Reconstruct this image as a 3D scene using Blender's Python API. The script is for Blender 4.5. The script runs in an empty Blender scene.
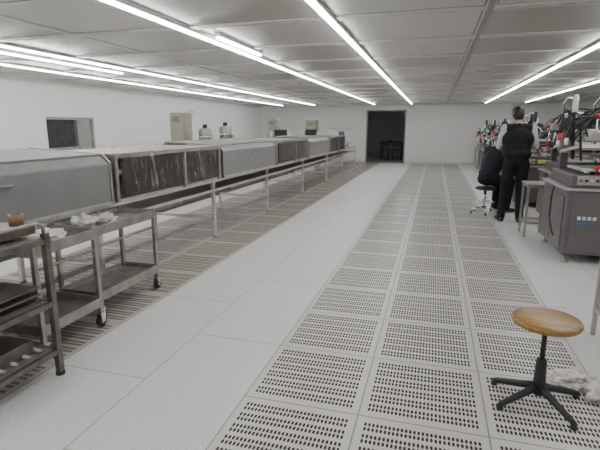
import bpy, bmesh, math, random
import numpy as np
from mathutils import Vector, Matrix, noise
random.seed(7)
SC=bpy.context.scene
COL=SC.collection
# ------------------------------------------------------------ materials
def new_mat(name):
    m=bpy.data.materials.new(name); m.use_nodes=True
    nt=m.node_tree; b=nt.nodes['Principled BSDF']; return m,nt,b
def mat(name,col,rough=.5,metal=0.0,var=.12,scale=8,bump=0.0,bscale=60,spec=.5,coat=0):
    m,nt,b=new_mat(name)
    tc=nt.nodes.new('ShaderNodeTexCoord')
    n=nt.nodes.new('ShaderNodeTexNoise'); n.inputs['Scale'].default_value=scale; n.inputs['Detail'].default_value=4
    nt.links.new(tc.outputs['Object'],n.inputs['Vector'])
    r=nt.nodes.new('ShaderNodeValToRGB')
    r.color_ramp.elements[0].position=.3; r.color_ramp.elements[1].position=.7
    r.color_ramp.elements[0].color=[c*(1-var) for c in col]+[1]
    r.color_ramp.elements[1].color=[min(1,c*(1+var)) for c in col]+[1]
    nt.links.new(n.outputs['Fac'],r.inputs['Fac']); nt.links.new(r.outputs['Color'],b.inputs['Base Color'])
    b.inputs['Roughness'].default_value=rough; b.inputs['Metallic'].default_value=metal
    b.inputs['Specular IOR Level'].default_value=spec
    b.inputs['Coat Weight'].default_value=coat
    if bump>0:
        n2=nt.nodes.new('ShaderNodeTexNoise'); n2.inputs['Scale'].default_value=bscale
        nt.links.new(tc.outputs['Object'],n2.inputs['Vector'])
        bp=nt.nodes.new('ShaderNodeBump'); bp.inputs['Strength'].default_value=bump; bp.inputs['Distance'].default_value=.01
        nt.links.new(n2.outputs['Fac'],bp.inputs['Height']); nt.links.new(bp.outputs['Normal'],b.inputs['Normal'])
    return m
def mk(nt):
    def M(op,a,b=None,c=None):
        n=nt.nodes.new('ShaderNodeMath'); n.operation=op
        for i,v in enumerate((a,b,c)):
            if v is None: continue
            if isinstance(v,(int,float)): n.inputs[i].default_value=v
            else: nt.links.new(v,n.inputs[i])
        return n.outputs[0]
    return M
def mixc(nt,fac,a,b):
    n=nt.nodes.new('ShaderNodeMix'); n.data_type='RGBA'
    for s,v in ((n.inputs[0],fac),(n.inputs[6],a),(n.inputs[7],b)):
        if isinstance(v,(tuple,list)): s.default_value=(*v,1)
        elif isinstance(v,(int,float)): s.default_value=v
        else: nt.links.new(v,s)
    return n.outputs[2]
T=.61; X0=-.90; Y0=2.05
def pos_nodes(nt):
    g=nt.nodes.new('ShaderNodeNewGeometry'); s=nt.nodes.new('ShaderNodeSeparateXYZ')
    nt.links.new(g.outputs['Position'],s.inputs[0]); return g.outputs['Position'],s.outputs[0],s.outputs[1],s.outputs[2]
def perf_mat(name,ca,cb,hc):
    m,nt,b=new_mat(name); M=mk(nt); P,x,y,z=pos_nodes(nt)
    U=M('FRACT',M('DIVIDE',M('SUBTRACT',x,X0-T*20),T)); V=M('FRACT',M('DIVIDE',M('SUBTRACT',y,Y0-T*20),T))
    def inr(v,a,c): return M('MULTIPLY',M('GREATER_THAN',v,a),M('LESS_THAN',v,c))
    area=M('MULTIPLY',inr(U,.06,.94),inr(V,.06,.94))
    u2=M('FRACT',M('MULTIPLY',M('SUBTRACT',U,.06),28/.88))
    vb=M('FRACT',M('MULTIPLY',M('SUBTRACT',V,.06),6/.88))
    v2=M('FRACT',M('MULTIPLY',M('SUBTRACT',vb,.09),2/.82))
    vin=inr(vb,.09,.91)
    e=M('ADD',M('POWER',M('ABSOLUTE',M('DIVIDE',M('SUBTRACT',u2,.5),.32)),2),M('POWER',M('ABSOLUTE',M('DIVIDE',M('SUBTRACT',v2,.5),.40)),2))
    hole=M('MULTIPLY',M('MULTIPLY',area,vin),M('LESS_THAN',e,1))
    joint=M('SUBTRACT',1,M('MULTIPLY',inr(U,.007,.993),inr(V,.007,.993)))
    n=nt.nodes.new('ShaderNodeTexNoise'); n.inputs['Scale'].default_value=1.7; n.inputs['Detail'].default_value=6; nt.links.new(P,n.inputs['Vector'])
    base=mixc(nt,n.outputs['Fac'],ca,cb)
    c1=mixc(nt,joint,base,(.24,.22,.20))
    c2=mixc(nt,hole,c1,hc)
    nt.links.new(c2,b.inputs['Base Color'])
    nt.links.new(M('ADD',.32,M('MULTIPLY',hole,.5)),b.inputs['Roughness'])
    nt.links.new(M('MULTIPLY',M('SUBTRACT',1,hole),.5),b.inputs['Specular IOR Level'])
    bp=nt.nodes.new('ShaderNodeBump'); bp.inputs['Distance'].default_value=.004; bp.inputs['Strength'].default_value=.5; bp.invert=True
    nt.links.new(M('MAXIMUM',hole,joint),bp.inputs['Height']); nt.links.new(bp.outputs['Normal'],b.inputs['Normal'])
    return m
def white_floor_mat():
    m,nt,b=new_mat('white_antistatic_floor'); M=mk(nt); P,x,y,z=pos_nodes(nt)
    colid=M('FLOOR',M('DIVIDE',M('SUBTRACT',x,X0-T*20),T))
    U=M('FRACT',M('DIVIDE',M('SUBTRACT',x,X0-T*20),T))
    V=M('FRACT',M('DIVIDE',M('ADD',M('SUBTRACT',y,Y0-T*20),M('MULTIPLY',colid,T)),T*2))
    def inr(v,a,c): return M('MULTIPLY',M('GREATER_THAN',v,a),M('LESS_THAN',v,c))
    joint=M('SUBTRACT',1,M('MULTIPLY',inr(U,.005,.995),inr(V,.003,.997)))
    n=nt.nodes.new('ShaderNodeTexNoise'); n.inputs['Scale'].default_value=110; n.inputs['Detail'].default_value=3; nt.links.new(P,n.inputs['Vector'])
    n2=nt.nodes.new('ShaderNodeTexNoise'); n2.inputs['Scale'].default_value=1.3; n2.inputs['Detail'].default_value=6; nt.links.new(P,n2.inputs['Vector'])
    r=nt.nodes.new('ShaderNodeValToRGB'); r.color_ramp.elements[0].position=.34; r.color_ramp.elements[1].position=.5
    r.color_ramp.elements[0].color=(.47,.47,.475,1); r.color_ramp.elements[1].color=(.69,.69,.685,1)
    nt.links.new(n.outputs['Fac'],r.inputs['Fac'])
    c0=mixc(nt,M('MULTIPLY',n2.outputs['Fac'],.3),r.outputs['Color'],(.55,.54,.52))
    c1=mixc(nt,M('MULTIPLY',joint,.75),c0,(.2,.19,.17))
    nt.links.new(c1,b.inputs['Base Color'])
    nt.links.new(M('ADD',.36,M('MULTIPLY',n2.outputs['Fac'],.08)),b.inputs['Roughness'])
    b.inputs['Specular IOR Level'].default_value=.4
    return m
def ceiling_mat():
    m,nt,b=new_mat('ceiling_panels'); M=mk(nt); P,x,y,z=pos_nodes(nt)
    cx=M('DIVIDE',M('SUBTRACT',x,-.95-13),1.3); cy=M('DIVIDE',M('SUBTRACT',y,4.1-12),1.2)
    U=M('FRACT',cx);V=M('FRACT',cy)
    wn=nt.nodes.new('ShaderNodeTexWhiteNoise'); wn.noise_dimensions='2D'
    cv=nt.nodes.new('ShaderNodeCombineXYZ'); nt.links.new(M('FLOOR',cx),cv.inputs[0]); nt.links.new(M('FLOOR',cy),cv.inputs[1]); nt.links.new(cv.outputs[0],wn.inputs['Vector'])
    def inr(v,a,c): return M('MULTIPLY',M('GREATER_THAN',v,a),M('LESS_THAN',v,c))
    j3=M('SUBTRACT',1,M('MULTIPLY',inr(U,.038,.962),inr(V,.06,.94)))
    n=nt.nodes.new('ShaderNodeTexNoise'); n.inputs['Scale'].default_value=1.1; n.inputs['Detail'].default_value=7; nt.links.new(P,n.inputs['Vector'])
    base=mixc(nt,M('GREATER_THAN',wn.outputs['Value'],.65),(.58,.565,.53),(.43,.415,.375))
    base=mixc(nt,M('MULTIPLY',n.outputs['Fac'],.4),base,(.49,.475,.445))
    c0=mixc(nt,j3,base,(.13,.12,.105))
    nt.links.new(c0,b.inputs['Base Color'])
    nt.links.new(M('ADD',.18,M('MULTIPLY',n.outputs['Fac'],.3)),b.inputs['Roughness'])
    b.inputs['Metallic'].default_value=.15
    return m
def wall_mat(name,axis,col,pitch=1.2,js=.3):
    m,nt,b=new_mat(name); M=mk(nt); P,x,y,z=pos_nodes(nt)
    a=x if axis=='x' else y
    U=M('FRACT',M('DIVIDE',M('ADD',a,60.35),pitch))
    j=M('SUBTRACT',1,M('MULTIPLY',M('GREATER_THAN',U,.004),M('LESS_THAN',U,.996)))
    n=nt.nodes.new('ShaderNodeTexNoise'); n.inputs['Scale'].default_value=.8; n.inputs['Detail'].default_value=6; nt.links.new(P,n.inputs['Vector'])
    base=mixc(nt,n.outputs['Fac'],[c*.95 for c in col],[min(1,c*1.04) for c in col])
    nt.links.new(mixc(nt,M('MULTIPLY',j,js),base,[c*.6 for c in col]),b.inputs['Base Color'])
    b.inputs['Roughness'].default_value=.45
    return m
def emis(name,col,s):
    m,nt,b=new_mat(name)
    b.inputs['Base Color'].default_value=(*col,1)
    b.inputs['Emission Color'].default_value=(*col,1); b.inputs['Emission Strength'].default_value=s
    return m
def film_mat():
    m=bpy.data.materials.new('plastic_film'); m.use_nodes=True; nt=m.node_tree; nt.nodes.clear()
    o=nt.nodes.new('ShaderNodeOutputMaterial'); mx=nt.nodes.new('ShaderNodeMixShader'); tr=nt.nodes.new('ShaderNodeBsdfTransparent')
    tr.inputs[0].default_value=(.95,.94,.92,1)
    g=nt.nodes.new('ShaderNodeBsdfPrincipled'); g.inputs['Base Color'].default_value=(.6,.58,.55,1); g.inputs['Roughness'].default_value=.08
    tc=nt.nodes.new('ShaderNodeTexCoord')
    mp=nt.nodes.new('ShaderNodeMapping'); mp.inputs['Scale'].default_value=(1,2.0,.5); nt.links.new(tc.outputs['Object'],mp.inputs[0])
    n=nt.nodes.new('ShaderNodeTexNoise'); n.inputs['Scale'].default_value=6; n.inputs['Detail'].default_value=6; n.inputs['Distortion'].default_value=1.4
    nt.links.new(mp.outputs[0],n.inputs['Vector'])
    r=nt.nodes.new('ShaderNodeValToRGB'); r.color_ramp.elements[0].position=.56; r.color_ramp.elements[0].color=(.07,.07,.07,1); r.color_ramp.elements[1].position=.76; r.color_ramp.elements[1].color=(.45,.45,.45,1)
    nt.links.new(n.outputs['Fac'],r.inputs['Fac']); nt.links.new(r.outputs['Color'],mx.inputs[0])
    bp=nt.nodes.new('ShaderNodeBump'); bp.inputs['Strength'].default_value=.7; bp.inputs['Distance'].default_value=.03
    nt.links.new(n.outputs['Fac'],bp.inputs['Height']); nt.links.new(bp.outputs['Normal'],g.inputs['Normal'])
    nt.links.new(tr.outputs[0],mx.inputs[1]); nt.links.new(g.outputs[0],mx.inputs[2]); nt.links.new(mx.outputs[0],o.inputs[0])
    return m
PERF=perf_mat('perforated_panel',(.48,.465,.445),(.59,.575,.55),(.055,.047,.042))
PERFB=perf_mat('perforated_panel_shaded',(.37,.34,.305),(.47,.435,.39),(.05,.042,.035))  # browner, darker copy of the panel: dimness beneath the tables put into the colour
WFLOOR=white_floor_mat(); CEIL=ceiling_mat()
WALLX=wall_mat('wall_panel_x','x',(.72,.715,.70)); WALLY=wall_mat('wall_panel_y','y',(.72,.715,.70),js=.12)
TUBE=emis('led_tube',(.995,.995,.99),29)
STEEL=mat('stainless_steel',(.66,.645,.62),.36,.75,var=.12,bump=.05)
DSTEEL=mat('worn_dark_steel',(.17,.155,.135),.42,.7,var=.3,scale=14,bump=.15)
MSTEEL=mat('dull_steel',(.34,.315,.29),.4,.65,var=.22,scale=10,bump=.1)
TSTEEL=mat('tank_steel',(.30,.29,.28),.35,.8,var=.2,scale=6)
CHROME=mat('chrome',(.8,.8,.8),.15,1,var=.05)
GREYP=mat('grey_painted_sheet',(.19,.187,.185),.42,0,var=.08,scale=3)
GREYT=mat('grey_top_sheet',(.21,.208,.205),.5,0,var=.08,scale=3,spec=.3)
DARKP=mat('dark_brown_panel',(.020,.015,.013),.15,0,var=.3)
BLACK=mat('black_rubber',(.015,.015,.016),.5,0,var=.2)
CAB=mat('machine_grey_paint',(.125,.113,.115),.4,.1,var=.08,scale=4)
CABL=mat('machine_light_paint',(.34,.33,.325),.4,.1,var=.08,scale=4)
BEIGE=mat('beige_green_paint',(.30,.30,.235),.5,0,var=.06)
ALU=mat('aluminium',(.68,.67,.66),.35,.75,var=.08)
GRID=mat('ceiling_grid_paint',(.64,.63,.60),.35,.2,var=.05)
SEAM=mat('ceiling_dark_seam',(.09,.085,.075),.6,0,var=.1)
BLUE=mat('blue_plastic',(.06,.13,.32),.4)
RED=mat('red_plastic',(.5,.04,.03),.4)
YEL=mat('yellow_green_label',(.62,.68,.12),.5,var=.05)
WHT=mat('white_enamel',(.7,.7,.7),.4,var=.04)
CLOTH=mat('white_cloth',(.66,.61,.57),.9,0,var=.12,scale=20,bump=.5)
BAG=mat('white_plastic_bag',(.48,.47,.47),.3,0,var=.3,scale=15,bump=.5,bscale=25)
TAPE=mat('brown_tape',(.20,.12,.075),.4)
WINDK=mat('dark_window_glass',(.05,.052,.055),.12,0,var=.2)
FRAME=mat('grey_window_frame',(.28,.28,.28),.4,.4)
CORR=mat('corridor_grey',(.27,.265,.26),.7)
AMBER=mat('screen_mesh_amber',(.35,.30,.10),.5)
FILM=film_mat()
def wood_mat(cx,cy):
    m,nt,b=new_mat('stool_plywood'); M=mk(nt); tc=nt.nodes.new('ShaderNodeTexCoord')
    mp=nt.nodes.new('ShaderNodeMapping'); mp.inputs['Scale'].default_value=(3,22,22); nt.links.new(tc.outputs['Object'],mp.inputs[0])
    n=nt.nodes.new('ShaderNodeTexNoise'); n.inputs['Scale'].default_value=2.2; n.inputs['Detail'].default_value=8; n.inputs['Distortion'].default_value=.8
    nt.links.new(mp.outputs[0],n.inputs['Vector'])
    r=nt.nodes.new('ShaderNodeValToRGB'); r.color_ramp.elements[0].position=.3; r.color_ramp.elements[1].position=.7
    r.color_ramp.elements[0].color=(.20,.10,.02,1); r.color_ramp.elements[1].color=(.36,.215,.045,1)
    nt.links.new(n.outputs['Fac'],r.inputs['Fac'])
    P,x,y,z=pos_nodes(nt)
    d=M('SQRT',M('ADD',M('POWER',M('SUBTRACT',x,cx),2),M('POWER',M('SUBTRACT',y,cy),2)))
    ring=M('LESS_THAN',M('ABSOLUTE',M('SUBTRACT',d,.145)),.006)
    nt.links.new(mixc(nt,M('MULTIPLY',ring,.5),r.outputs['Color'],(.10,.05,.015)),b.inputs['Base Color']); b.inputs['Roughness'].default_value=.32
    return m
SX,SY=.590,2.42
WOOD=wood_mat(SX,SY)
# ------------------------------------------------------------ mesh builder
class B:
    def __init__(s): s.bm=bmesh.new(); s.mats=[]
    def mi(s,m):
        if m not in s.mats: s.mats.append(m)
        return s.mats.index(m)
    def merge(s,t,m,smooth=False):
        i=s.mi(m)
        for f in t.faces: f.material_index=i; f.smooth=smooth
        me=bpy.data.meshes.new('t'); t.to_mesh(me); t.free(); s.bm.from_mesh(me); bpy.data.meshes.remove(me)
    def box(s,x0,x1,y0,y1,z0,z1,m,bev=0,rot=None,piv=None):
        t=bmesh.new(); bmesh.ops.create_cube(t,size=1)
        c=Vector(((x0+x1)/2,(y0+y1)/2,(z0+z1)/2))
        for v in t.verts: v.co=Vector((v.co.x*(x1-x0),v.co.y*(y1-y0),v.co.z*(z1-z0)))+c
        if bev: bmesh.ops.bevel(t,geom=t.edges[:],offset=bev,segments=2,affect='EDGES',profile=.5)
        if rot is not None:
            p=Vector(piv) if piv else c
            bmesh.ops.rotate(t,verts=t.verts,cent=p,matrix=rot)
        s.merge(t,m)
    def tube(s,pts,r,m,seg=10,smooth=True):
        pts=[Vector(p) for p in pts]; n=len(pts)
        rs=r if isinstance(r,(list,tuple)) else [r]*n
        t=bmesh.new(); rings=[]; up=None
        for i,p in enumerate(pts):
            d=(pts[min(i+1,n-1)]-pts[max(i-1,0)])
            if d.length<1e-9: d=Vector((0,0,1))
            d.normalize()
            if up is None:
                up=Vector((0,0,1)) if abs(d.z)<.9 else Vector((1,0,0))
            a=d.cross(up)
            if a.length<1e-4: a=d.cross(Vector((0,1,0)))
            a.normalize(); b=a.cross(d).normalized(); up=b
            rings.append([t.verts.new(p+(a*math.cos(2*math.pi*k/seg)+b*math.sin(2*math.pi*k/seg))*rs[i]) for k in range(seg)])
        for i in range(n-1):
            for k in range(seg):
                t.faces.new((rings[i][k],rings[i][(k+1)%seg],rings[i+1][(k+1)%seg],rings[i+1][k]))
        t.faces.new(rings[0][::-1]); t.faces.new(rings[-1])
        bmesh.ops.recalc_face_normals(t,faces=t.faces)
        s.merge(t,m,smooth)
    def lathe(s,c,prof,m,seg=32,axis='z',smooth=True):
        t=bmesh.new(); rings=[]
        for r,h in prof:
            ring=[]
            for k in range(seg):
                a=2*math.pi*k/seg; p=(r*math.cos(a),r*math.sin(a),h)
                if axis=='x': p=(p[2],p[0],p[1])
                if axis=='y': p=(p[1],p[2],p[0])
                ring.append(t.verts.new(Vector(c)+Vector(p)))
            rings.append(ring)
        for i in range(len(rings)-1):
            for k in range(seg): t.faces.new((rings[i][k],rings[i][(k+1)%seg],rings[i+1][(k+1)%seg],rings[i+1][k]))
        t.faces.new(rings[0][::-1]); t.faces.new(rings[-1]); bmesh.ops.recalc_face_normals(t,faces=t.faces)
        s.merge(t,m,smooth)
    def prism(s,poly,y0,y1,m,bev=0):
        t=bmesh.new(); a=[t.verts.new((p[0],y0,p[1])) for p in poly]; b=[t.verts.new((p[0],y1,p[1])) for p in poly]
        n=len(poly); t.faces.new(a); t.faces.new(b[::-1])
        for i in range(n): t.faces.new((a[i],b[i],b[(i+1)%n],a[(i+1)%n]))
        bmesh.ops.recalc_face_normals(t,faces=t.faces)
        if bev: bmesh.ops.bevel(t,geom=t.edges[:],offset=bev,segments=2,affect='EDGES')
        s.merge(t,m)
    def blob(s,c,r,m,sub=3,amp=.25,fr=6,seed=0,flat=True):
        t=bmesh.new(); bmesh.ops.create_icosphere(t,subdivisions=sub,radius=1)
        for v in t.verts:
            n=noise.noise(v.co*fr*.35+Vector((seed*7.1,seed*3.3,1)))+.5*noise.noise(v.co*fr+Vector((seed,5,2)))
            q=v.co*(1+amp*n*1.6)
            v.co=Vector((q.x*r[0],q.y*r[1],q.z*r[2]))
        if flat:
            for v in t.verts:
                if v.co.z<-.45*r[2]: v.co.z=-.45*r[2]
            off=.45*r[2]
        else: off=0
        for v in t.verts: v.co+=Vector(c)+Vector((0,0,off))
        s.merge(t,m,True)
    def obj(s,name,loc=(0,0,0),rotz=0,parent=None,scl=(1,1,1)):
        me=bpy.data.meshes.new(name); s.bm.to_mesh(me); s.bm.free()
        if scl!=(1,1,1): me.transform(Matrix.Diagonal((*scl,1)))
        for m in s.mats: me.materials.append(m)
        o=bpy.data.objects.new(name,me); COL.objects.link(o); o.location=loc; o.rotation_euler=(0,0,rotz)
        if parent: o.parent=parent
        return o
# ------------------------------------------------------------ room
XL,XR,YF,YB,H=-7.35,6.5,-3.0,19.3,2.32
b=B(); b.mi(WFLOOR)
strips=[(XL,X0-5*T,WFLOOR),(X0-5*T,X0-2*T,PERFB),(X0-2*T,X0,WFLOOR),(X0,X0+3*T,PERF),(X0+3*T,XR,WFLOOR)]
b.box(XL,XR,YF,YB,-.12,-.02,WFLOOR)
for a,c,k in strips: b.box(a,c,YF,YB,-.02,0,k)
b.obj('floor')
b=B(); b.box(XL,XR,YF,YB,H,H+.1,CEIL); b.obj('ceiling')
# ceiling T-grid: real bars with a dark seam in the middle
b=B()
gx=[-.95+1.3*k for k in range(-4,6)]; gy=[4.1+1.2*k for k in range(-5,13)]
for x in gx:
    if XL+.1<x<XR-.1:
        b.box(x-.035,x-.006,YF,YB,H-.010,H,GRID); b.box(x+.006,x+.035,YF,YB,H-.010,H,GRID); b.box(x-.006,x+.006,YF,YB,H-.004,H,SEAM)
for y in gy:
    if YF<y<YB-.1:
        b.box(XL,XR,y-.055,y-.012,H-.016,H,GRID); b.box(XL,XR,y+.012,y+.055,H-.016,H,GRID); b.box(XL,XR,y-.012,y+.012,H-.005,H,SEAM)
b.obj('trim_3')
def wall_with_hole(name,axis,pos,thick,a0,a1,h0,h1,z0,z1,m):
    b=B()
    segs=[(a0,h0,0,H),(h1,a1,0,H),(h0,h1,z1,H)]
    if z0>0: segs.append((h0,h1,0,z0))
    for s0,s1,q0,q1 in segs:
        if axis=='y': b.box(pos,pos+thick,s0,s1,q0,q1,m)
        else: b.box(s0,s1,pos,pos+thick,q0,q1,m)
    return b.obj(name)
WY0,WY1,WZ0,WZ1=7.5,8.85,.95,1.62
wall_with_hole('wall_left','y',XL-.15,.15,YF,YB,WY0,WY1,WZ0,WZ1,WALLY)
b=B()
b.box(XL-.14,XL-.12,WY0,WY1,WZ0,WZ1,WINDK)
for y0,y1 in ((WY0,WY0+.05),(WY1-.05,WY1),((WY0+WY1)/2+.2,(WY0+WY1)/2+.25)): b.box(XL-.12,XL-.04,y0,y1,WZ0,WZ1,FRAME)
b.box(XL-.12,XL-.04,WY0,WY1,WZ0,WZ0+.05,FRAME); b.box(XL-.12,XL-.04,WY0,WY1,WZ1-.05,WZ1,FRAME)
b.box(XL-.11,XL-.06,(WY0+WY1)/2+.25,WY1-.05,WZ0+.05,WZ1-.05,CORR)
b.obj('window_1')
DX0,DX1,DZ=-2.74,-1.15,2.12
wall_with_hole('wall_back','x',YB,.15,XL,XR,DX0,DX1,0,DZ,WALLX)
b=B(); b.box(XR,XR+.15,YF,YB,0,H,WALLY); b.obj('wall_right')
b=B(); b.box(XL,XR,YF-.15,YF,0,H,WALLX); b.obj('wall_front')
b=B(); b.box(DX0-1,DX1+1,YB+4.6,YB+4.7,0,2.5,CORR); b.box(DX0-1.1,DX0-1,YB+.15,YB+4.7,0,2.5,CORR); b.box(DX1+1,DX1+1.1,YB+.15,YB+4.7,0,2.5,CORR)
b.obj('wall_corridor')
b=B(); b.box(DX0-1.1,DX1+1.1,YB+.15,YB+4.7,-.12,0,FRAME); b.box(DX0,DX1,YB,YB+.15,-.12,0,FRAME); b.obj('floor_corridor')
b=B(); b.box(DX0-1.1,DX1+1.1,YB+.15,YB+4.7,2.5,2.6,CORR); b.obj('ceiling_corridor')
b=B(); b.box(-2.5,-1.3,YB+1.4,YB+1.5,2.46,2.5,WHT); b.box(-2.48,-1.32,YB+1.43,YB+1.47,2.44,2.46,emis('corridor_fill_emitter',(1,.98,.95),42)); b.obj('corridor_fill_light')  # added fill light, hidden above the doorway, to brighten the corridor
b=B()
b.box(DX0,DX0+.05,YB-.01,YB+.15,0,DZ,FRAME); b.box(DX1-.05,DX1,YB-.01,YB+.15,0,DZ,FRAME); b.box(DX0,DX1,YB-.01,YB+.15,DZ-.05,DZ,FRAME)
b.obj('trim_1')
b=B()
for x in (-2.35,-1.45):
    for y in (YB+2.2,YB+2.8): b.box(x,x+.04,y,y+.04,0,.72,BLACK)
b.box(-2.42,-1.35,YB+2.15,YB+2.9,.72,.76,BLACK); b.blob((-2.0,YB+2.4,.76),(.13,.1,.08),BLACK,2); b.blob((-1.6,YB+2.4,.76),(.13,.1,.06),BLACK,2)
b.obj('storage_table')
def chair(x,y):
    b=B()
    for sx in (-.19,.17):
        b.box(sx,sx+.025,-.2,-.175,0,.45,BLACK); b.box(sx,sx+.025,.17,.195,0,.85,BLACK)
    b.box(-.2,.2,-.21,.2,.43,.46,BLACK,.008); b.box(-.19,.195,.17,.195,.6,.85,BLACK,.006)
    b.obj('office_chair',(x,y,0),math.pi)
chair(-2.15,YB+1.85); chair(-1.6,YB+1.85)
b=B(); b.box(.33,.37,YF,YB,H-.03,H-.010,FRAME); b.obj('trim_2')
b=B(); b.box(XL,XL+.012,YF,YB,0,.08,ALU); b.obj('baseboard_left')
b=B(); b.box(XL+.012,DX0,YB-.012,YB,0,.08,ALU); b.box(DX1,XR,YB-.012,YB,0,.08,ALU); b.obj('baseboard_back')
def light_row(x,y0,y1,gap=0.03,L=1.2):
    b=B(); y=y0
    b.box(x-.032,x+.032,y0,y1,H-.035,H,WHT)
    while y+L<=y1+.01:
        b.box(x-.019,x+.019,y+gap/2,y+L-gap/2,H-.055,H-.035,TUBE)
        y+=L
    b.obj('linear_ceiling_light')
light_row(-5.92,-2.4,18.6); light_row(-4.60,-2.4,18.6); light_row(-5.0,2.0,6.8)
light_row(-2.27,-2.4,18.6); light_row(-.90,-2.4,18.6); light_row(1.65,-2.4,18.6); light_row(2.95,-2.4,18.6)
light_row(-2.12,4.4,5.6)
b=B(); b.box(XL,XL+.06,13.0,13.35,1.72,1.84,WHT,.01)
for y in (13.06,13.29): b.lathe((XL+.03,y,1.84),[(.03,0),(.05,.02),(.055,.07),(.04,.1)],WHT,16)
b.obj('emergency_light')
# ------------------------------------------------------------ process line on left
FX=-2.69; BX=-3.62
tabs=[1.2,3.4,5.55,7.75,9.9,12.1,14.3,16.5]
b=B()
b.box(BX,FX,tabs[0],tabs[-1],.72,.75,STEEL)
b.box(FX-.03,FX,tabs[0],tabs[-1],.60,.63,STEEL); b.box(BX,BX+.03,tabs[0],tabs[-1],.60,.63,STEEL)
b.box(BX+.05,FX-.05,tabs[0],tabs[-1],.60,.61,MSTEEL)
ly=[1.3,3.2,5.35,7.35,9.6,11.9,14.1,16.4]
for y in ly:
    for x in (FX-.04,BX):
        b.box(x,x+.04,y-.02,y+.02,.02,.72,STEEL); b.lathe((x+.02,y,0),[(.03,0),(.03,.012),(.012,.02),(.012,.04)],MSTEEL,12)
    b.box(BX+.04,FX-.04,y-.015,y+.015,.25,.28,STEEL)
b.box(FX-.035,FX-.005,ly[0],ly[-1],.25,.28,MSTEEL)
b.box(BX+.005,BX+.035,ly[0],ly[-1],.25,.28,MSTEEL)
b.tube([(-3.2,1.4,.45),(-3.2,16.2,.45)],.05,MSTEEL,12)
for y in np.arange(2.2,16,2.1): b.box(-3.45,-2.95,y,y+.7,.48,.60,MSTEEL,.01)
b.obj('process_line_table')
prof=[(FX+.02,.751),(FX+.02,1.10),(FX-.05,1.17),(BX+.12,1.21),(BX,1.12),(BX,.751)]
def hood_grey(y0,y1):
    b=B(); b.prism(prof,y0+.03,y1-.03,GREYP,.006)
    b.prism([(FX-.05,1.172),(BX+.12,1.212),(BX+.12,1.222),(FX-.05,1.182)],y0+.06,y1-.06,GREYT)
    for y in (y0+.03,y1-.055): b.prism([(FX+.03,.751),(FX+.03,1.11),(FX-.045,1.185),(BX+.12,1.228),(BX-.01,1.13),(BX-.01,.751)],y,y+.025,MSTEEL)
    b.box(FX+.02,FX+.035,y0+.06,y1-.06,.751,.775,STEEL)
    b.box(FX+.02,FX+.045,(y0+y1)/2-.08,(y0+y1)/2+.08,1.02,1.035,GREYP,.004)
    return b.obj('process_line_hood')
def film(y0,y1,seed,parent):
    b=B(); t=bmesh.new()
    path=[(BX+.3,1.235),(-3.0,1.215),(FX+.0,1.195),(FX+.045,1.15),(FX+.05,1.0),(FX+.06,.88),(FX+.05,.76)]
    ns,nl=80,38; rows=[]
    for i in range(nl+1):
        f=i/nl*(len(path)-1); k=min(int(f),len(path)-2); g=f-k
        px=path[k][0]*(1-g)+path[k+1][0]*g; pz=path[k][1]*(1-g)+path[k+1][1]*g
        row=[]
        for j in range(ns+1):
            y=y0+(y1-y0)*j/ns
            n=noise.noise(Vector((y*5+seed*9,i*.25,seed)))+.6*noise.noise(Vector((y*14,i*.5,seed+4)))
            low=max(0,(i/nl-.5))
            dz=.03*abs(noise.noise(Vector((y*3,seed,7))))*(1 if i>nl-4 else 0)
            row.append(t.verts.new((px+max(-.012,.016*n*(1+1.2*low)),y,pz+max(0,.008*n)*(1 if i<nl/2 else 0)+dz)))
        rows.append(row)
    for i in range(nl):
        for j in range(ns): t.faces.new((rows[i][j],rows[i][j+1],rows[i+1][j+1],rows[i+1][j]))
    b.merge(t,FILM,True); o=b.obj('film_cover',parent=parent); return o
def hood_plastic(y0,y1,seed):
    b=B()
    y0+=.03; y1-=.03
    fx=FX+.02
    ym=(y0+y1)/2+.15
    b.box(BX,fx-.03,y0+.04,y1-.04,.751,.77,STEEL)
    for y in (y0,ym-.02,y1-.04):
        b.box(fx-.04,fx,y,y+.04,.751,1.17,MSTEEL); b.box(BX,BX+.04,y,y+.04,.751,1.19,MSTEEL); b.box(BX+.04,fx-.04,y,y+.04,1.14,1.18,MSTEEL)
    for x in (fx-.04,BX): b.box(x,x+.04,y0+.04,y1-.04,1.14,1.18,MSTEEL)
    b.box(fx-.025,fx-.01,y0+.12,ym-.03,.79,1.13,DARKP); b.box(fx-.025,fx-.01,ym+.03,y1-.05,.78,1.13,DARKP)
    b.box(BX+.01,BX+.03,y0+.04,y1-.04,.77,1.14,GREYP)
    b.box(BX+.1,fx-.1,y0+.1,y1-.1,.77,.95,MSTEEL)
    for k in range(6): b.tube([(BX+.08,y0+.2+k*.3,1.0),(fx-.08,y0+.2+k*.3,1.0)],.03,STEEL)
    b.box(BX+.04,fx-.05,y0+.04,y1-.04,1.165,1.178,MSTEEL)
    o=b.obj('film_wrapped_hood'); film(y0+.03,y1-.03,seed,o); return o
hood_grey(tabs[0],tabs[1]); hood_plastic(tabs[1],tabs[2],1); hood_grey(tabs[2],tabs[3]); hood_plastic(tabs[3],tabs[4],2)
hood_grey(tabs[4],tabs[5]); hood_plastic(tabs[5],tabs[6],3)
b=B(); 
b.box(-3.5,-2.8,14.35,15.1,.751,1.12,CABL,.01); b.box(-3.4,-2.9,15.2,16.2,.751,.86,GREYP,.01)
for y in (15.2,15.5,15.8,16.1): b.tube([(-3.5,y,.9),(-2.75,y,.9)],.03,CHROME)
for x in (-3.45,-2.85): b.box(x,x+.04,15.2,15.24,.86,1.35,ALU); b.box(x,x+.04,16.1,16.14,.86,1.35,ALU); b.box(x,x+.04,15.2,16.14,1.35,1.39,ALU)
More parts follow.
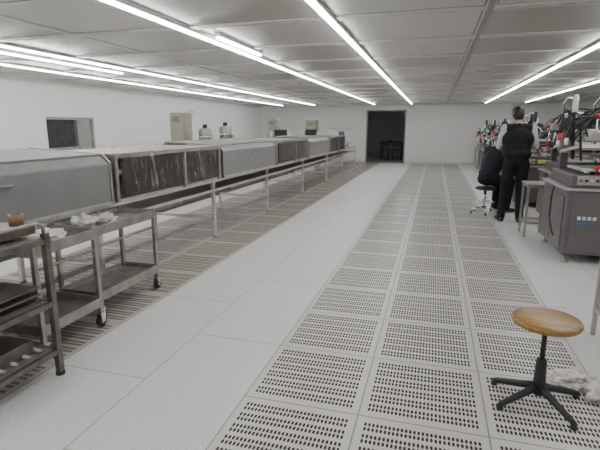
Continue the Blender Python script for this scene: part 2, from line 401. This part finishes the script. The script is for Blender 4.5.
b.box(-2.9,-2.76,14.4,14.6,1.12,1.3,BLUE,.01); b.box(-3.2,-2.9,15.3,15.6,.86,1.1,BLACK,.01); b.box(-3.3,-3.0,14.7,14.95,1.12,1.3,WHT,.01)
b.obj('unloading_unit')
def cabinet(x,y,w,d,h):
    b=B(); b.box(-w/2,w/2,-d/2,d/2,.06,h,BEIGE,.012); b.box(-w/2+.03,w/2-.03,-d/2+.03,d/2-.03,0,.06,BLACK)
    b.box(-w/2+.03,w/2-.03,-d/2-.012,-d/2,.12,h-.04,BEIGE,.004); b.box(w/2,w/2+.012,-d/2+.03,d/2-.03,.12,h-.04,BEIGE,.004)
    b.box(w/2-.08,w/2-.06,-d/2-.035,-d/2-.012,h*.5,h*.5+.12,CHROME,.003)
    for i in range(6): b.box(-w*.25,w*.25,-d/2-.016,-d/2-.012,h-.2+i*.02,h-.192+i*.02,BLACK)
    b.obj('electrical_cabinet',(x,y,0))
cabinet(-5.6,9.6,.34,.4,1.74); cabinet(-5.25,15.0,.3,.4,1.72); cabinet(-4.6,17.6,.4,.4,1.7)
def tank(x,y,h=0):
    b=B()
    for sx in (-.12,.12):
        for sy in (-.12,.12): b.tube([(sx,sy,0),(sx,sy,.8)],.018,STEEL)
    b.lathe((0,0,.7),[(.05,0),(.14,.1),(.14,.65+h),(.13,.68+h),(.06,.70+h)],TSTEEL,28)
    b.lathe((0,0,1.40+h),[(.05,0),(.05,.06),(.04,.08)],BLACK,16)
    b.lathe((0,0,1.2+h),[(.142,0),(.146,.01),(.142,.02)],CHROME,28)
    b.tube([(.14,0,1.2),(.20,0,1.25),(.20,0,.3),(.20,0,0)],.016,STEEL)
    b.obj('steel_mixing_tank',(x,y,0))
tank(-4.9,9.4); tank(-4.62,9.85,.05)
def opdesk(x,y):
    b=B()
    for sx in (-.3,.27):
        for sy in (-.25,.22): b.box(sx,sx+.03,sy,sy+.03,0,.75,MSTEEL)
    b.box(-.32,.32,-.27,.27,.75,.78,CABL,.004)
    b.box(-.2,.2,.0,.04,.9,1.2+.15,BLACK,.006); b.box(-.03,.03,.0,.04,.78,.9,BLACK); b.box(-.1,.1,-.05,.1,.78,.79,BLACK)
    b.lathe((.24,.1,.78),[(.06,0),(.06,.4),(.04,.5)],STEEL,16); b.box(-.3,-.22,-.1,.1,.78,1.3,WHT,.006)
    b.obj('control_desk',(x,y,0))
opdesk(-4.55,13.6); opdesk(-4.3,16.3)
# ------------------------------------------------------------ near racks / carts
def rack():
    b=B(); x0,x1,y0,y1,h=-2.62,-2.0,1.5,1.98,.84
    for x in (x0,x1-.035):
        for y in (y0,y1-.035):
            b.box(x,x+.035,y,y+.035,.02,h,DSTEEL,.003); b.lathe((x+.0175,y+.0175,0),[(.026,0),(.026,.015),(.014,.03)],BLACK,14)
    for z in (.13,.42,.78):
        for y in (y0+.003,y1-.033): b.box(x0+.035,x1-.035,y,y+.03,z,z+.03,DSTEEL,.002)
        for x in (x0+.003,x1-.033): b.box(x,x+.03,y0+.035,y1-.035,z,z+.03,DSTEEL,.002)
    b.box(x0+.03,x1-.03,y0+.03,y1-.03,.15,.158,MSTEEL); b.box(x0+.03,x1-.03,y0+.03,y1-.03,.44,.448,MSTEEL)
    for z in (.45,.49,.53):
        b.box(x0+.05,x1-.06,y0+.05,y1-.05,z,z+.012,DSTEEL)
    b.box(x0+.02,x1-.02,y0+.02,y1-.02,.81,.82,MSTEEL)
    b.tube([(x1-.02,y0+.02,.83),(x1-.02,y0+.02,.88),(x1-.02,y0+.06,.90),(x1-.02,y1-.06,.90),(x1-.02,y1-.02,.88),(x1-.02,y1-.02,.83)],.01,MSTEEL)
    for k in range(5): b.tube([(x0+.05,y0+.07+k*.08,.17),(x1-.06,y0+.07+k*.08,.17)],.012,MSTEEL)
    b.box(x0+.08,x1-.1,y0+.1,y1-.1,.16,.24,DSTEEL,.004)
    b.obj('steel_rack')
rack()
b=B(); b.box(-2.36,-2.05,1.72,1.94,.842,.885,DSTEEL,.004); b.box(-2.35,-2.06,1.73,1.93,.885,.892,MSTEEL,.002); b.obj('steel_tool_box')
b=B(); b.lathe((-2.115,1.885,.893),[(.028,0),(.037,0),(.037,.06),(.028,.06),(.028,.058),(.026,.004)],TAPE,28); b.obj('tape_roll')
def cart(x0,x1,y0,y1,h):
    b=B()
    for x in (x0,x1-.03):
        for y in (y0,y1-.03):
            b.box(x,x+.03,y,y+.03,.11,h,MSTEEL,.003)
            cx,cy=x+.015,y+.015
            b.lathe((cx-.014,cy,.045),[(.02,0),(.043,.002),(.045,.006),(.045,.022),(.043,.026),(.02,.028)],BLACK,20,axis='x')
            b.lathe((cx-.017,cy,.045),[(.018,0),(.018,.034)],CHROME,14,axis='x')
            b.box(cx-.022,cx-.017,cy-.02,cy+.02,.035,.105,CHROME); b.box(cx+.017,cx+.022,cy-.02,cy+.02,.035,.105,CHROME); b.box(cx-.022,cx+.022,cy-.022,cy+.022,.1,.11,CHROME)
    for z in (.17,h-.06):
        b.box(x0+.01,x1-.01,y0+.01,y1-.01,z,z+.012,MSTEEL)
        for y in (y0,y1-.012): b.box(x0+.03,x1-.03,y,y+.012,z-.02,z+.05,MSTEEL,.002)
        for x in (x0,x1-.012): b.box(x,x+.012,y0+.03,y1-.03,z-.02,z+.05,MSTEEL,.002)
    for x in (x0+.015,x1-.015): b.tube([(x,y0+.015,h-.16),(x,y1-.015,h-.16)],.009,MSTEEL)
    return b.obj('steel_trolley')
cart(-2.66,-2.29,2.66,3.42,.72)
cart(-2.66,-2.22,2.06,2.60,.73)
b=B(); b.blob((-2.5,2.80,.673),(.08,.08,.06),BAG,4,.4,6,1); b.blob((-2.44,2.97,.673),(.07,.08,.045),BAG,4,.45,7,2); b.obj('plastic_bag')
b=B(); b.blob((-2.42,2.38,.683),(.10,.10,.045),CLOTH,4,.35,6,3); b.obj('white_rag')
# ------------------------------------------------------------ wooden stool
b=B()
b.lathe((SX,SY,.435),[(.15,0),(.157,.004),(.162,.012),(.162,.022),(.157,.03),(.147,.032),(.0001,.032)],WOOD,56)
b.lathe((SX,SY,.41),[(.035,0),(.06,.018),(.06,.025)],BLACK,24)
b.tube([(SX,SY,.2),(SX,SY,.415)],.0125,BLACK,16)
b.lathe((SX,SY,.05),[(.03,0),(.034,.01),(.028,.1),(.025,.19),(.018,.2)],BLACK,24)
for deg in (26,148,212,302):
    a=math.radians(deg); c,s=math.cos(a),math.sin(a)
    b.tube([(SX+c*.015,SY+s*.015,.09),(SX+c*.08,SY+s*.08,.07),(SX+c*.215,SY+s*.215,.032),(SX+c*.24,SY+s*.24,.022)],[.022,.019,.015,.012],BLACK,12)
    b.lathe((SX+c*.23,SY+s*.23,0),[(.016,0),(.018,.006),(.014,.022)],BLACK,16)
b.obj('wooden_swivel_stool')
b=B(); b.blob((.81,2.65,0),(.11,.07,.05),CLOTH,5,.45,6,5); b.blob((.94,2.56,0),(.09,.09,.055),CLOTH,4,.45,6,9)
b.obj('cleaning_cloth')
# ------------------------------------------------------------ right side small tables
def frame_table(name,x0,x1,y0,y1,h,m,top):
    b=B()
    for x in (x0,x1-.028):
        for y in (y0,y1-.028): b.box(x,x+.028,y,y+.028,0,h-.02,m,.003)
    b.box(x0-.01,x1+.01,y0-.01,y1+.01,h-.02,h,top,.004)
    for z in (.18,h-.05):
        for y in (y0+.004,y1-.024): b.box(x0+.028,x1-.028,y,y+.02,z,z+.02,m)
        for x in (x0+.004,x1-.024): b.box(x,x+.02,y0+.028,y1-.028,z,z+.02,m)
    return b.obj(name)
frame_table('side_table',1.11,1.75,2.9,3.42,.68,CABL,WHT)
frame_table('steel_side_table',1.18,1.46,6.45,6.85,.70,MSTEEL,CABL)
# ------------------------------------------------------------ screen printers
def printer(x,y,seed,w=.95,d=1.05,dark=True,zs=1.0):
    R=random.Random(seed); b=B(); P=CAB if dark else CABL
    for fx in (.06,w-.06):
        for fy in (.06,d-.06): b.lathe((fx,fy,0),[(.04,0),(.04,.012),(.014,.02),(.014,.09)],MSTEEL,14)
    b.box(0,w,0,d,.09,.72,P,.012)
    b.box(.05,w*.55,-.012,0,.14,.58,P,.004); b.box(w*.58,w-.05,-.012,0,.14,.58,P,.004)
    b.box(-.012,0,.06,d*.5,.14,.66,P,.004); b.box(-.012,0,d*.53,d-.06,.14,.66,P,.004)
    for k,q in enumerate((.12,.17,.22,.27)):
        b.box(w*q,w*(q+.035),-.016,-.011,.44,.475,CHROME if k%2==0 else ALU)
    b.box(w*.12,w*.30,-.016,-.011,.40,.418,BLUE)
    for i in range(5): b.box(w*.64,w*.9,-.016,-.011,.2+i*.03,.21+i*.03,BLACK)
    b.box(w*.5,w*.53,-.03,-.012,.3,.38,CHROME,.003)
    b.box(-.03,w+.03,-.03,d+.03,.72,.745,CABL,.006)
    b.box(.04,w-.04,.02,d-.1,.745,.87,P,.01)
    b.box(.08,.3,-.0,.02,.775,.86,CABL,.004)
    b.box(w*.36,w*.54,.004,.018,.785,.85,YEL)
    for i in range(4): b.lathe((.11+i*.05,-.0,.82),[(.013,0),(.013,-.015),(.01,-.02)],[RED,BLACK,YEL,BLACK][i],12,axis='y')
    b.box(.12,w-.25,.08,.6,.9,.93,ALU,.004); 
    for fx in (.2,w-.35): b.tube([(fx,.1,.885),(fx,.95,.885)],.014,CHROME)
    rot=Matrix.Rotation(math.radians(-R.uniform(4,14)),3,'X'); pv=(w/2,.95,1.05)
    for q in ((.08,.11,.12,.85),(w-.2,w-.17,.12,.85),(.11,w-.2,.12,.15),(.11,w-.2,.82,.85)): b.box(*q,1.03,1.06,ALU,rot=rot,piv=pv)
    b.box(.11,w-.2,.15,.82,1.04,1.043,AMBER if seed%2 else GREYT,rot=rot,piv=pv)
    for fx in (.1,w-.18):
        b.box(fx,fx+.08,.86,.96,.745,1.38,P,.008)
    b.box(.06,w-.06,.84,.98,1.30,1.42,P if R.random()>.4 else CABL,.01)
    b.box(w*.38,w*.55,.1,.9,1.24,1.34,P,.012)
    for fx in (w*.3,w*.64): b.tube([(fx,.12,1.27),(fx,.9,1.27)],.013,CHROME)
    cy=R.uniform(.25,.6)
    b.box(w*.24,w*.7,cy,cy+.1,1.18,1.30,ALU,.006)
    for fx in (w*.33,w*.6):
        b.tube([(fx,cy+.05,1.05),(fx,cy+.05,1.42)],.016,CHROME); b.lathe((fx,cy+.05,1.42),[(.028,0),(.028,.03),(.015,.035)],R.choice([BLACK,RED]),14)
    b.box(w*.2,w*.72,cy+.03,cy+.06,1.09,1.15,STEEL,.003); b.box(w*.2,w*.72,cy+.04,cy+.05,1.065,1.09,BLACK)
    b.lathe((w*.465,.1,1.29),[(.045,0),(.045,-.04),(.02,-.05)],BLACK,18,axis='y')
    for i in range(5):
        px,py=R.uniform(.05,w-.1),R.uniform(.03,.1)
        b.lathe((px,py,.87),[(.01,0),(.01,.06),(.032,.065),(.032,.085),(.01,.09)],R.choice([BLACK,CHROME,RED,RED]),14)
    for k in range(4):
        bx=R.uniform(.05,w-.15); top=R.uniform(1.45,1.68); hy=R.uniform(.2,.7)
        b.tube([(bx,.9,1.4),(bx,.9,top-.06),(bx+.02,.82,top),(bx+.05,hy+.02,top-.02)],.014,CHROME)
        b.lathe((bx+.05,hy,top-.16),[(.022,0),(.03,.02),(.03,.16),(.015,.18)],R.choice([BLACK,WHT,BLACK]),16)
    for k in range(4):
        ay=R.uniform(.1,.8); az=R.uniform(1.0,1.3)
        b.tube([(.12,ay,1.0),(.08,ay,az+.15),(-.02,ay-.04,az+.22),(-.05,ay-.06,az+.05)],[.012,.012,.01,.008],R.choice([CHROME,BLACK]))
        b.lathe((-.05,ay-.06,az),[(.012,0),(.02,.01),(.02,.06),(.01,.07)],R.choice([BLACK,RED,ALU]),12)
    for k in range(3):
        bx=R.uniform(.1,w-.2); by=R.uniform(.2,.8); hh=R.uniform(.05,.14)
        b.box(bx,bx+R.uniform(.06,.14),by,by+.1,1.30,1.36+hh,R.choice([BLACK,CAB,CABL,GREYP]),.006)
    px=w-.02 if R.random()>.5 else .02
    b.tube([(px,.5,.745),(px,.5,1.15)],.014,CHROME); b.box(px-.07,px+.07,.44,.5,1.12,1.30,R.choice([CABL,P]),.008)
    b.box(px-.055,px+.055,.434,.44,1.2,1.285,BLACK)
    b.lathe((px,.44,1.15),[(.014,0),(.014,-.015),(.01,-.018)],RED,12,axis='y')
    for k in range(13):
        a=Vector((R.uniform(0,w),R.uniform(.5,1),R.uniform(1.25,1.42))); c=Vector((R.uniform(.05,w),R.uniform(.1,.8),R.uniform(1.1,1.3)))
        mid=(a+c)/2+Vector((R.uniform(-.1,.1),R.uniform(-.1,.1),R.uniform(.12,.5)))
        pts=[a*(1-t)**2+mid*2*t*(1-t)+c*t*t for t in [i/12 for i in range(13)]]
        b.tube(pts,R.choice([.006,.008,.011]),R.choice([BLACK,BLACK,BLACK,BLACK,BLACK,WHT]),8)
    pts=[Vector((-.015,d*.45,.74)),Vector((-.05,d*.4,.6)),Vector((-.06,d*.35,.4)),Vector((-.03,d*.3,.25)),Vector((-.0,d*.28,.2))]
    b.tube(pts,.008,BLACK,8)
    return b.obj('screen_printing_machine',(x,y,0),scl=(1,1,zs))
printer(1.34,5.28,3,zs=1.07)
printer(1.62,7.0,4,dark=True,zs=1.05)
printer(1.42,9.0,5,dark=True)
for i,(yy) in enumerate((10.7,12.3,13.9,15.5,17.1)): printer(1.45,yy,6+i,dark=(i%3!=1))
for i,(yy) in enumerate((6.0,8.2,10.2,12.4,14.6,16.8)): printer(3.5,yy,20+i,dark=bool(i%2))
# ------------------------------------------------------------ people
SKIN=mat('skin',(.50,.32,.23),.5,var=.06,scale=20)
HAIR=mat('black_hair',(.012,.010,.009),.45,var=.3,scale=60,bump=.4,bscale=150)
VEST=mat('black_vest',(.014,.014,.016),.8,var=.2,scale=20,bump=.4,bscale=30,spec=.25)
SHIRT=mat('white_shirt',(.50,.49,.48),.8,var=.06,bump=.4,bscale=25)
TROU=mat('black_trousers',(.011,.011,.013),.8,var=.2,bump=.4,bscale=25,spec=.25)
NAVY=mat('navy_jacket',(.016,.018,.027),.8,var=.2,bump=.4,bscale=25,spec=.25)
SHOE=mat('black_shoe',(.012,.012,.012),.4,var=.2)
EYE=mat('eye_white',(.7,.7,.7),.2,var=.02); LIP=mat('lip',(.35,.14,.11),.5)
class Body:
    def __init__(s): s.p=[]
    def ell(s,c,r,m,R=None): s.p.append(('e',Vector(c),Vector(r),m,R or Matrix.Identity(3)))
    def cone(s,a,b,r0,r1,m): s.p.append(('c',Vector(a),Vector(b),m,(r0,r1)))
    def build(s,name,vox,M,parent,smooth=4):
        bm=bmesh.new()
        for p in s.p:
            if p[0]=='e':
                mt=Matrix.Translation(p[1])@p[4].to_4x4()@Matrix.Diagonal((*p[2],1))
                bmesh.ops.create_icosphere(bm,subdivisions=3,radius=1,matrix=mt)
            else:
                a,b_,r=p[1],p[2],p[4]; n=max(2,int((b_-a).length/max(.002,min(r)*.35))+1)
                for i in range(n+1):
                    t=i/n; bmesh.ops.create_icosphere(bm,subdivisions=2,radius=r[0]*(1-t)+r[1]*t,matrix=Matrix.Translation(a.lerp(b_,t)))
        me=bpy.data.meshes.new(name); bm.to_mesh(me); bm.free()
        o=bpy.data.objects.new(name,me); COL.objects.link(o)
        md=o.modifiers.new('r','REMESH'); md.mode='VOXEL'; md.voxel_size=vox
        sm=o.modifiers.new('s','SMOOTH'); sm.iterations=smooth; sm.factor=.5
        bpy.context.view_layer.update()
        ev=o.evaluated_get(bpy.context.evaluated_depsgraph_get()); m2=bpy.data.meshes.new_from_object(ev)
        o.modifiers.clear(); o.data=m2; bpy.data.meshes.remove(me)
        mats=[]
        for p in s.p:
            if p[3] not in mats: mats.append(p[3])
        m2.materials.clear()
        for m in mats: m2.materials.append(m)
        n=len(m2.polygons); C=np.zeros(n*3); m2.polygons.foreach_get('center',C); C=C.reshape(-1,3)
        best=np.full(n,1e9); idx=np.zeros(n,int)
        for p in s.p:
            if p[0]=='e':
                q=(C-np.array(p[1]))@np.array(p[4]); r=np.array(p[2])
                k0=np.linalg.norm(q/r,axis=1); k1=np.linalg.norm(q/(r*r),axis=1)+1e-9; d=k0*(k0-1)/k1
            else:
                a=np.array(p[1]); bb=np.array(p[2])-a; t=np.clip(((C-a)@bb)/(bb@bb+1e-12),0,1)
                d=np.linalg.norm(C-(a+t[:,None]*bb),axis=1)-(p[4][0]*(1-t)+p[4][1]*t)
            w=d<best; best[w]=d[w]; idx[w]=mats.index(p[3])
        m2.polygons.foreach_set('material_index',idx.astype(np.int32)); m2.polygons.foreach_set('use_smooth',np.ones(n,bool))
        m2.transform(M); m2.update(); o.parent=parent
        return o
def rotx(d): return Matrix.Rotation(math.radians(d),3,'X')
def hand(name,wrist,fwd,palm_n,side,M,parent):
    f=Vector(fwd).normalized(); n=Vector(palm_n); n=(n-f*n.dot(f)).normalized(); s=f.cross(n); s.normalize()
    if s.dot(Vector(side))<0: s=-s
    w=Vector(wrist); h=Body()
    Rm=Matrix((s,f,n)).transposed()
    h.ell(w+f*.045,(.038,.05,.015),SKIN,Rm); h.cone(w-f*.03,w+f*.02,.024,.024,SKIN)
    for k,(o,L) in enumerate(((.03,.07),(.01,.08),(-.01,.074),(-.029,.058))):
        p0=w+f*.075+s*o; p1=p0+(f*.9+n*.35)*L*.45; p2=p1+(f*.45+n*.85)*L*.32; p3=p2+(f*.0+n*1)*L*.25
        h.cone(p0,p1,.009,.0085,SKIN); h.cone(p1,p2,.0085,.008,SKIN); h.cone(p2,p3,.008,.0065,SKIN)
    p0=w+f*.025+s*.028; p1=p0+(f*.6+s*.7+n*.2)*.038; p2=p1+(f*.85+s*.2+n*.4)*.032
    h.cone(p0,p1,.012,.0105,SKIN); h.cone(p1,p2,.0105,.008,SKIN)
    h.build(name,.004,M,parent,2)
def person(name,loc,heading,J,top,sleeve,trou,pitch,bulk=1.0):
    e=bpy.data.objects.new(name,None); COL.objects.link(e); e.location=loc; e.rotation_euler=(0,0,heading); e.empty_display_size=.2
    M=Matrix.Identity(4)
    V={k:Vector(v) for k,v in J.items()}
    bd=Body()
    pel,ch,nk=V['pelvis'],V['chest'],V['neck']
    sp=(ch-pel).normalized(); lean=-math.degrees(math.atan2(sp.y,sp.z)); Rt=rotx(lean)
    mid=pel.lerp(ch,.5); k=bulk
    bd.ell(pel,(.165,.125,.12),trou,rotx(lean*.5)); bd.ell(pel+sp*.09,(.172*k,.138*k,.11),top,Rt)
    bd.ell(mid+sp*.02,(.165*k,.13*k,.17),top,Rt)
    bd.ell(ch,(.188*k,.132*k,.19),top,Rt)
    sh=(V['shL']+V['shR'])/2
    bd.cone(V['shL'].lerp(sh,.15),V['shR'].lerp(sh,.15),.068,.068,top)
    bd.cone(sh,nk,.075,.058,top); bd.cone(nk-sp*.01,nk.lerp(V['head'],.12),.062,.060,sleeve)
    for s in 'LR':
        bd.cone(V['sh'+s],V['el'+s],.064,.052,sleeve); bd.cone(V['el'+s],V['wr'+s],.052,.034,sleeve)
        bd.cone(V['hip'+s],V['kn'+s],.102,.074,trou); bd.cone(V['kn'+s],V['an'+s],.072,.060,trou)
        t=V['toe'+s]; a=V['an'+s]
        bd.cone((a.x,a.y-.03,.045),(a.x*.7+t.x*.3,a.y*.7+t.y*.3,.047),.045,.045,SHOE); bd.cone((a.x*.7+t.x*.3,a.y*.7+t.y*.3,.045),(t.x,t.y,.034),.044,.034,SHOE)
        bd.cone(a,(a.x,a.y,.07),.058,.055,trou)
    bd.build('body',.013,M,e,5)
    hd=Body(); c=V['head']; Rh=rotx(pitch)
    def L(x,y,z): return c+Rh@Vector((x,y,z))
    hd.ell(L(0,-.005,.025),(.076,.095,.090),SKIN,Rh); hd.ell(L(0,.025,-.045),(.056,.062,.066),SKIN,Rh)
    hd.cone(nk,L(0,-.015,-.05),.055,.052,SKIN)
    hd.cone(L(0,.088,.012),L(0,.104,-.022),.008,.013,SKIN); hd.ell(L(0,.078,-.052),(.022,.012,.010),LIP,Rh)
    hd.ell(L(0,.07,-.088),(.022,.02,.018),SKIN,Rh); hd.ell(L(0,.075,.03),(.055,.02,.012),SKIN,Rh)
    for sx in (-1,1): hd.ell(L(sx*.077,-.005,-.005),(.010,.020,.032),SKIN,Rh)
    hd.ell(L(0,-.02,.047),(.092,.102,.092),HAIR,Rh); hd.ell(L(0,-.045,.0),(.084,.072,.08),HAIR,Rh); hd.ell(L(0,-.045,-.045),(.066,.05,.05),HAIR,Rh)
    hd.build('head',.006,M,e,2)
    b=B()
    for sx in (-1,1):
        b.lathe(L(sx*.031,.086,.004),[(.003,-.006),(.011,-.003),(.012,0),(.011,.003),(.003,.006)],EYE,12); b.lathe(L(sx*.031,.0975,.004),[(.002,-.004),(.005,0),(.002,.004)],HAIR,10)
    b.obj('eyes',parent=e)
    for s,sg in (('L',-1),('R',1)):
        d=(V['wr'+s]-V['el'+s]).normalized()
        hand('hand_'+s,V['wr'+s]+d*.03,d,(-sg*.6,.1,-.8),(-sg,0,.2),M,e)
    return e
J=dict(pelvis=(0,0,.93),chest=(0,.05,1.24),neck=(0,.085,1.44),head=(-.01,.14,1.575),shL=(-.185,.055,1.40),shR=(.185,.055,1.40),
 elL=(-.235,.13,1.13),elR=(.265,.10,1.13),wrL=(-.12,.33,1.10),wrR=(.17,.33,1.12),hipL=(-.09,0,.88),hipR=(.09,0,.88),knL=(-.12,.03,.49),knR=(.10,.04,.49),
 anL=(-.15,-.02,.1),anR=(.10,-.04,.1),toeL=(-.19,.16,.03),toeR=(.12,.15,.03))
person('factory_worker',(1.18,7.5,0),math.radians(2),J,VEST,SHIRT,TROU,-30,1.16)
J=dict(pelvis=(0,0,.585),chest=(0,.14,.90),neck=(0,.20,1.08),head=(0,.28,1.18),shL=(-.18,.16,1.04),shR=(.18,.16,1.04),
 elL=(-.22,.22,.78),elR=(.22,.22,.78),wrL=(-.12,.43,.73),wrR=(.12,.43,.73),hipL=(-.09,.02,.57),hipR=(.09,.02,.57),knL=(-.14,.40,.53),knR=(.13,.40,.53),
 anL=(-.13,.36,.1),anR=(.12,.36,.1),toeL=(-.14,.53,.03),toeR=(.13,.53,.03))
person('factory_worker',(.86,8.15,0),math.radians(-50),J,NAVY,NAVY,TROU,-40,1.05)
b=B(); b.lathe((0,0,.40),[(.13,0),(.16,.01),(.165,.03),(.15,.048),(.0001,.05)],BLACK,32); b.tube([(0,0,.1),(0,0,.40)],.022,CHROME,16)
for k in range(5):
    a=math.radians(72*k+200); c,s=math.cos(a),math.sin(a)
    b.tube([(0,0,.11),(c*.12,s*.12,.1),(c*.22,s*.22,.06)],[.02,.016,.012],CHROME,10)
    b.lathe((c*.22-.012,s*.22,.026),[(.02,0),(.026,.004),(.026,.02),(.02,.024)],BLACK,14,axis='x'); b.tube([(c*.22,s*.22,.03),(c*.22,s*.22,.06)],.008,CHROME,8)
ring=[(.15*math.cos(2*math.pi*i/28),.15*math.sin(2*math.pi*i/28),.2) for i in range(29)]
b.tube(ring,.009,CHROME,8)
for k in range(3):
    a=2.1*k; b.tube([(0,0,.2),(.15*math.cos(a),.15*math.sin(a),.2)],.007,CHROME,8)
b.obj('work_stool',(.85,8.14,0))
# ------------------------------------------------------------ camera
cd=bpy.data.cameras.new('camera'); cam=bpy.data.objects.new('camera',cd); COL.objects.link(cam)
cd.sensor_width=36; cd.lens=27.6; cam.location=(0,0,1.4); cam.rotation_euler=(math.radians(90-11.9),0,math.radians(16.1))
cd.clip_start=.05; SC.camera=cam
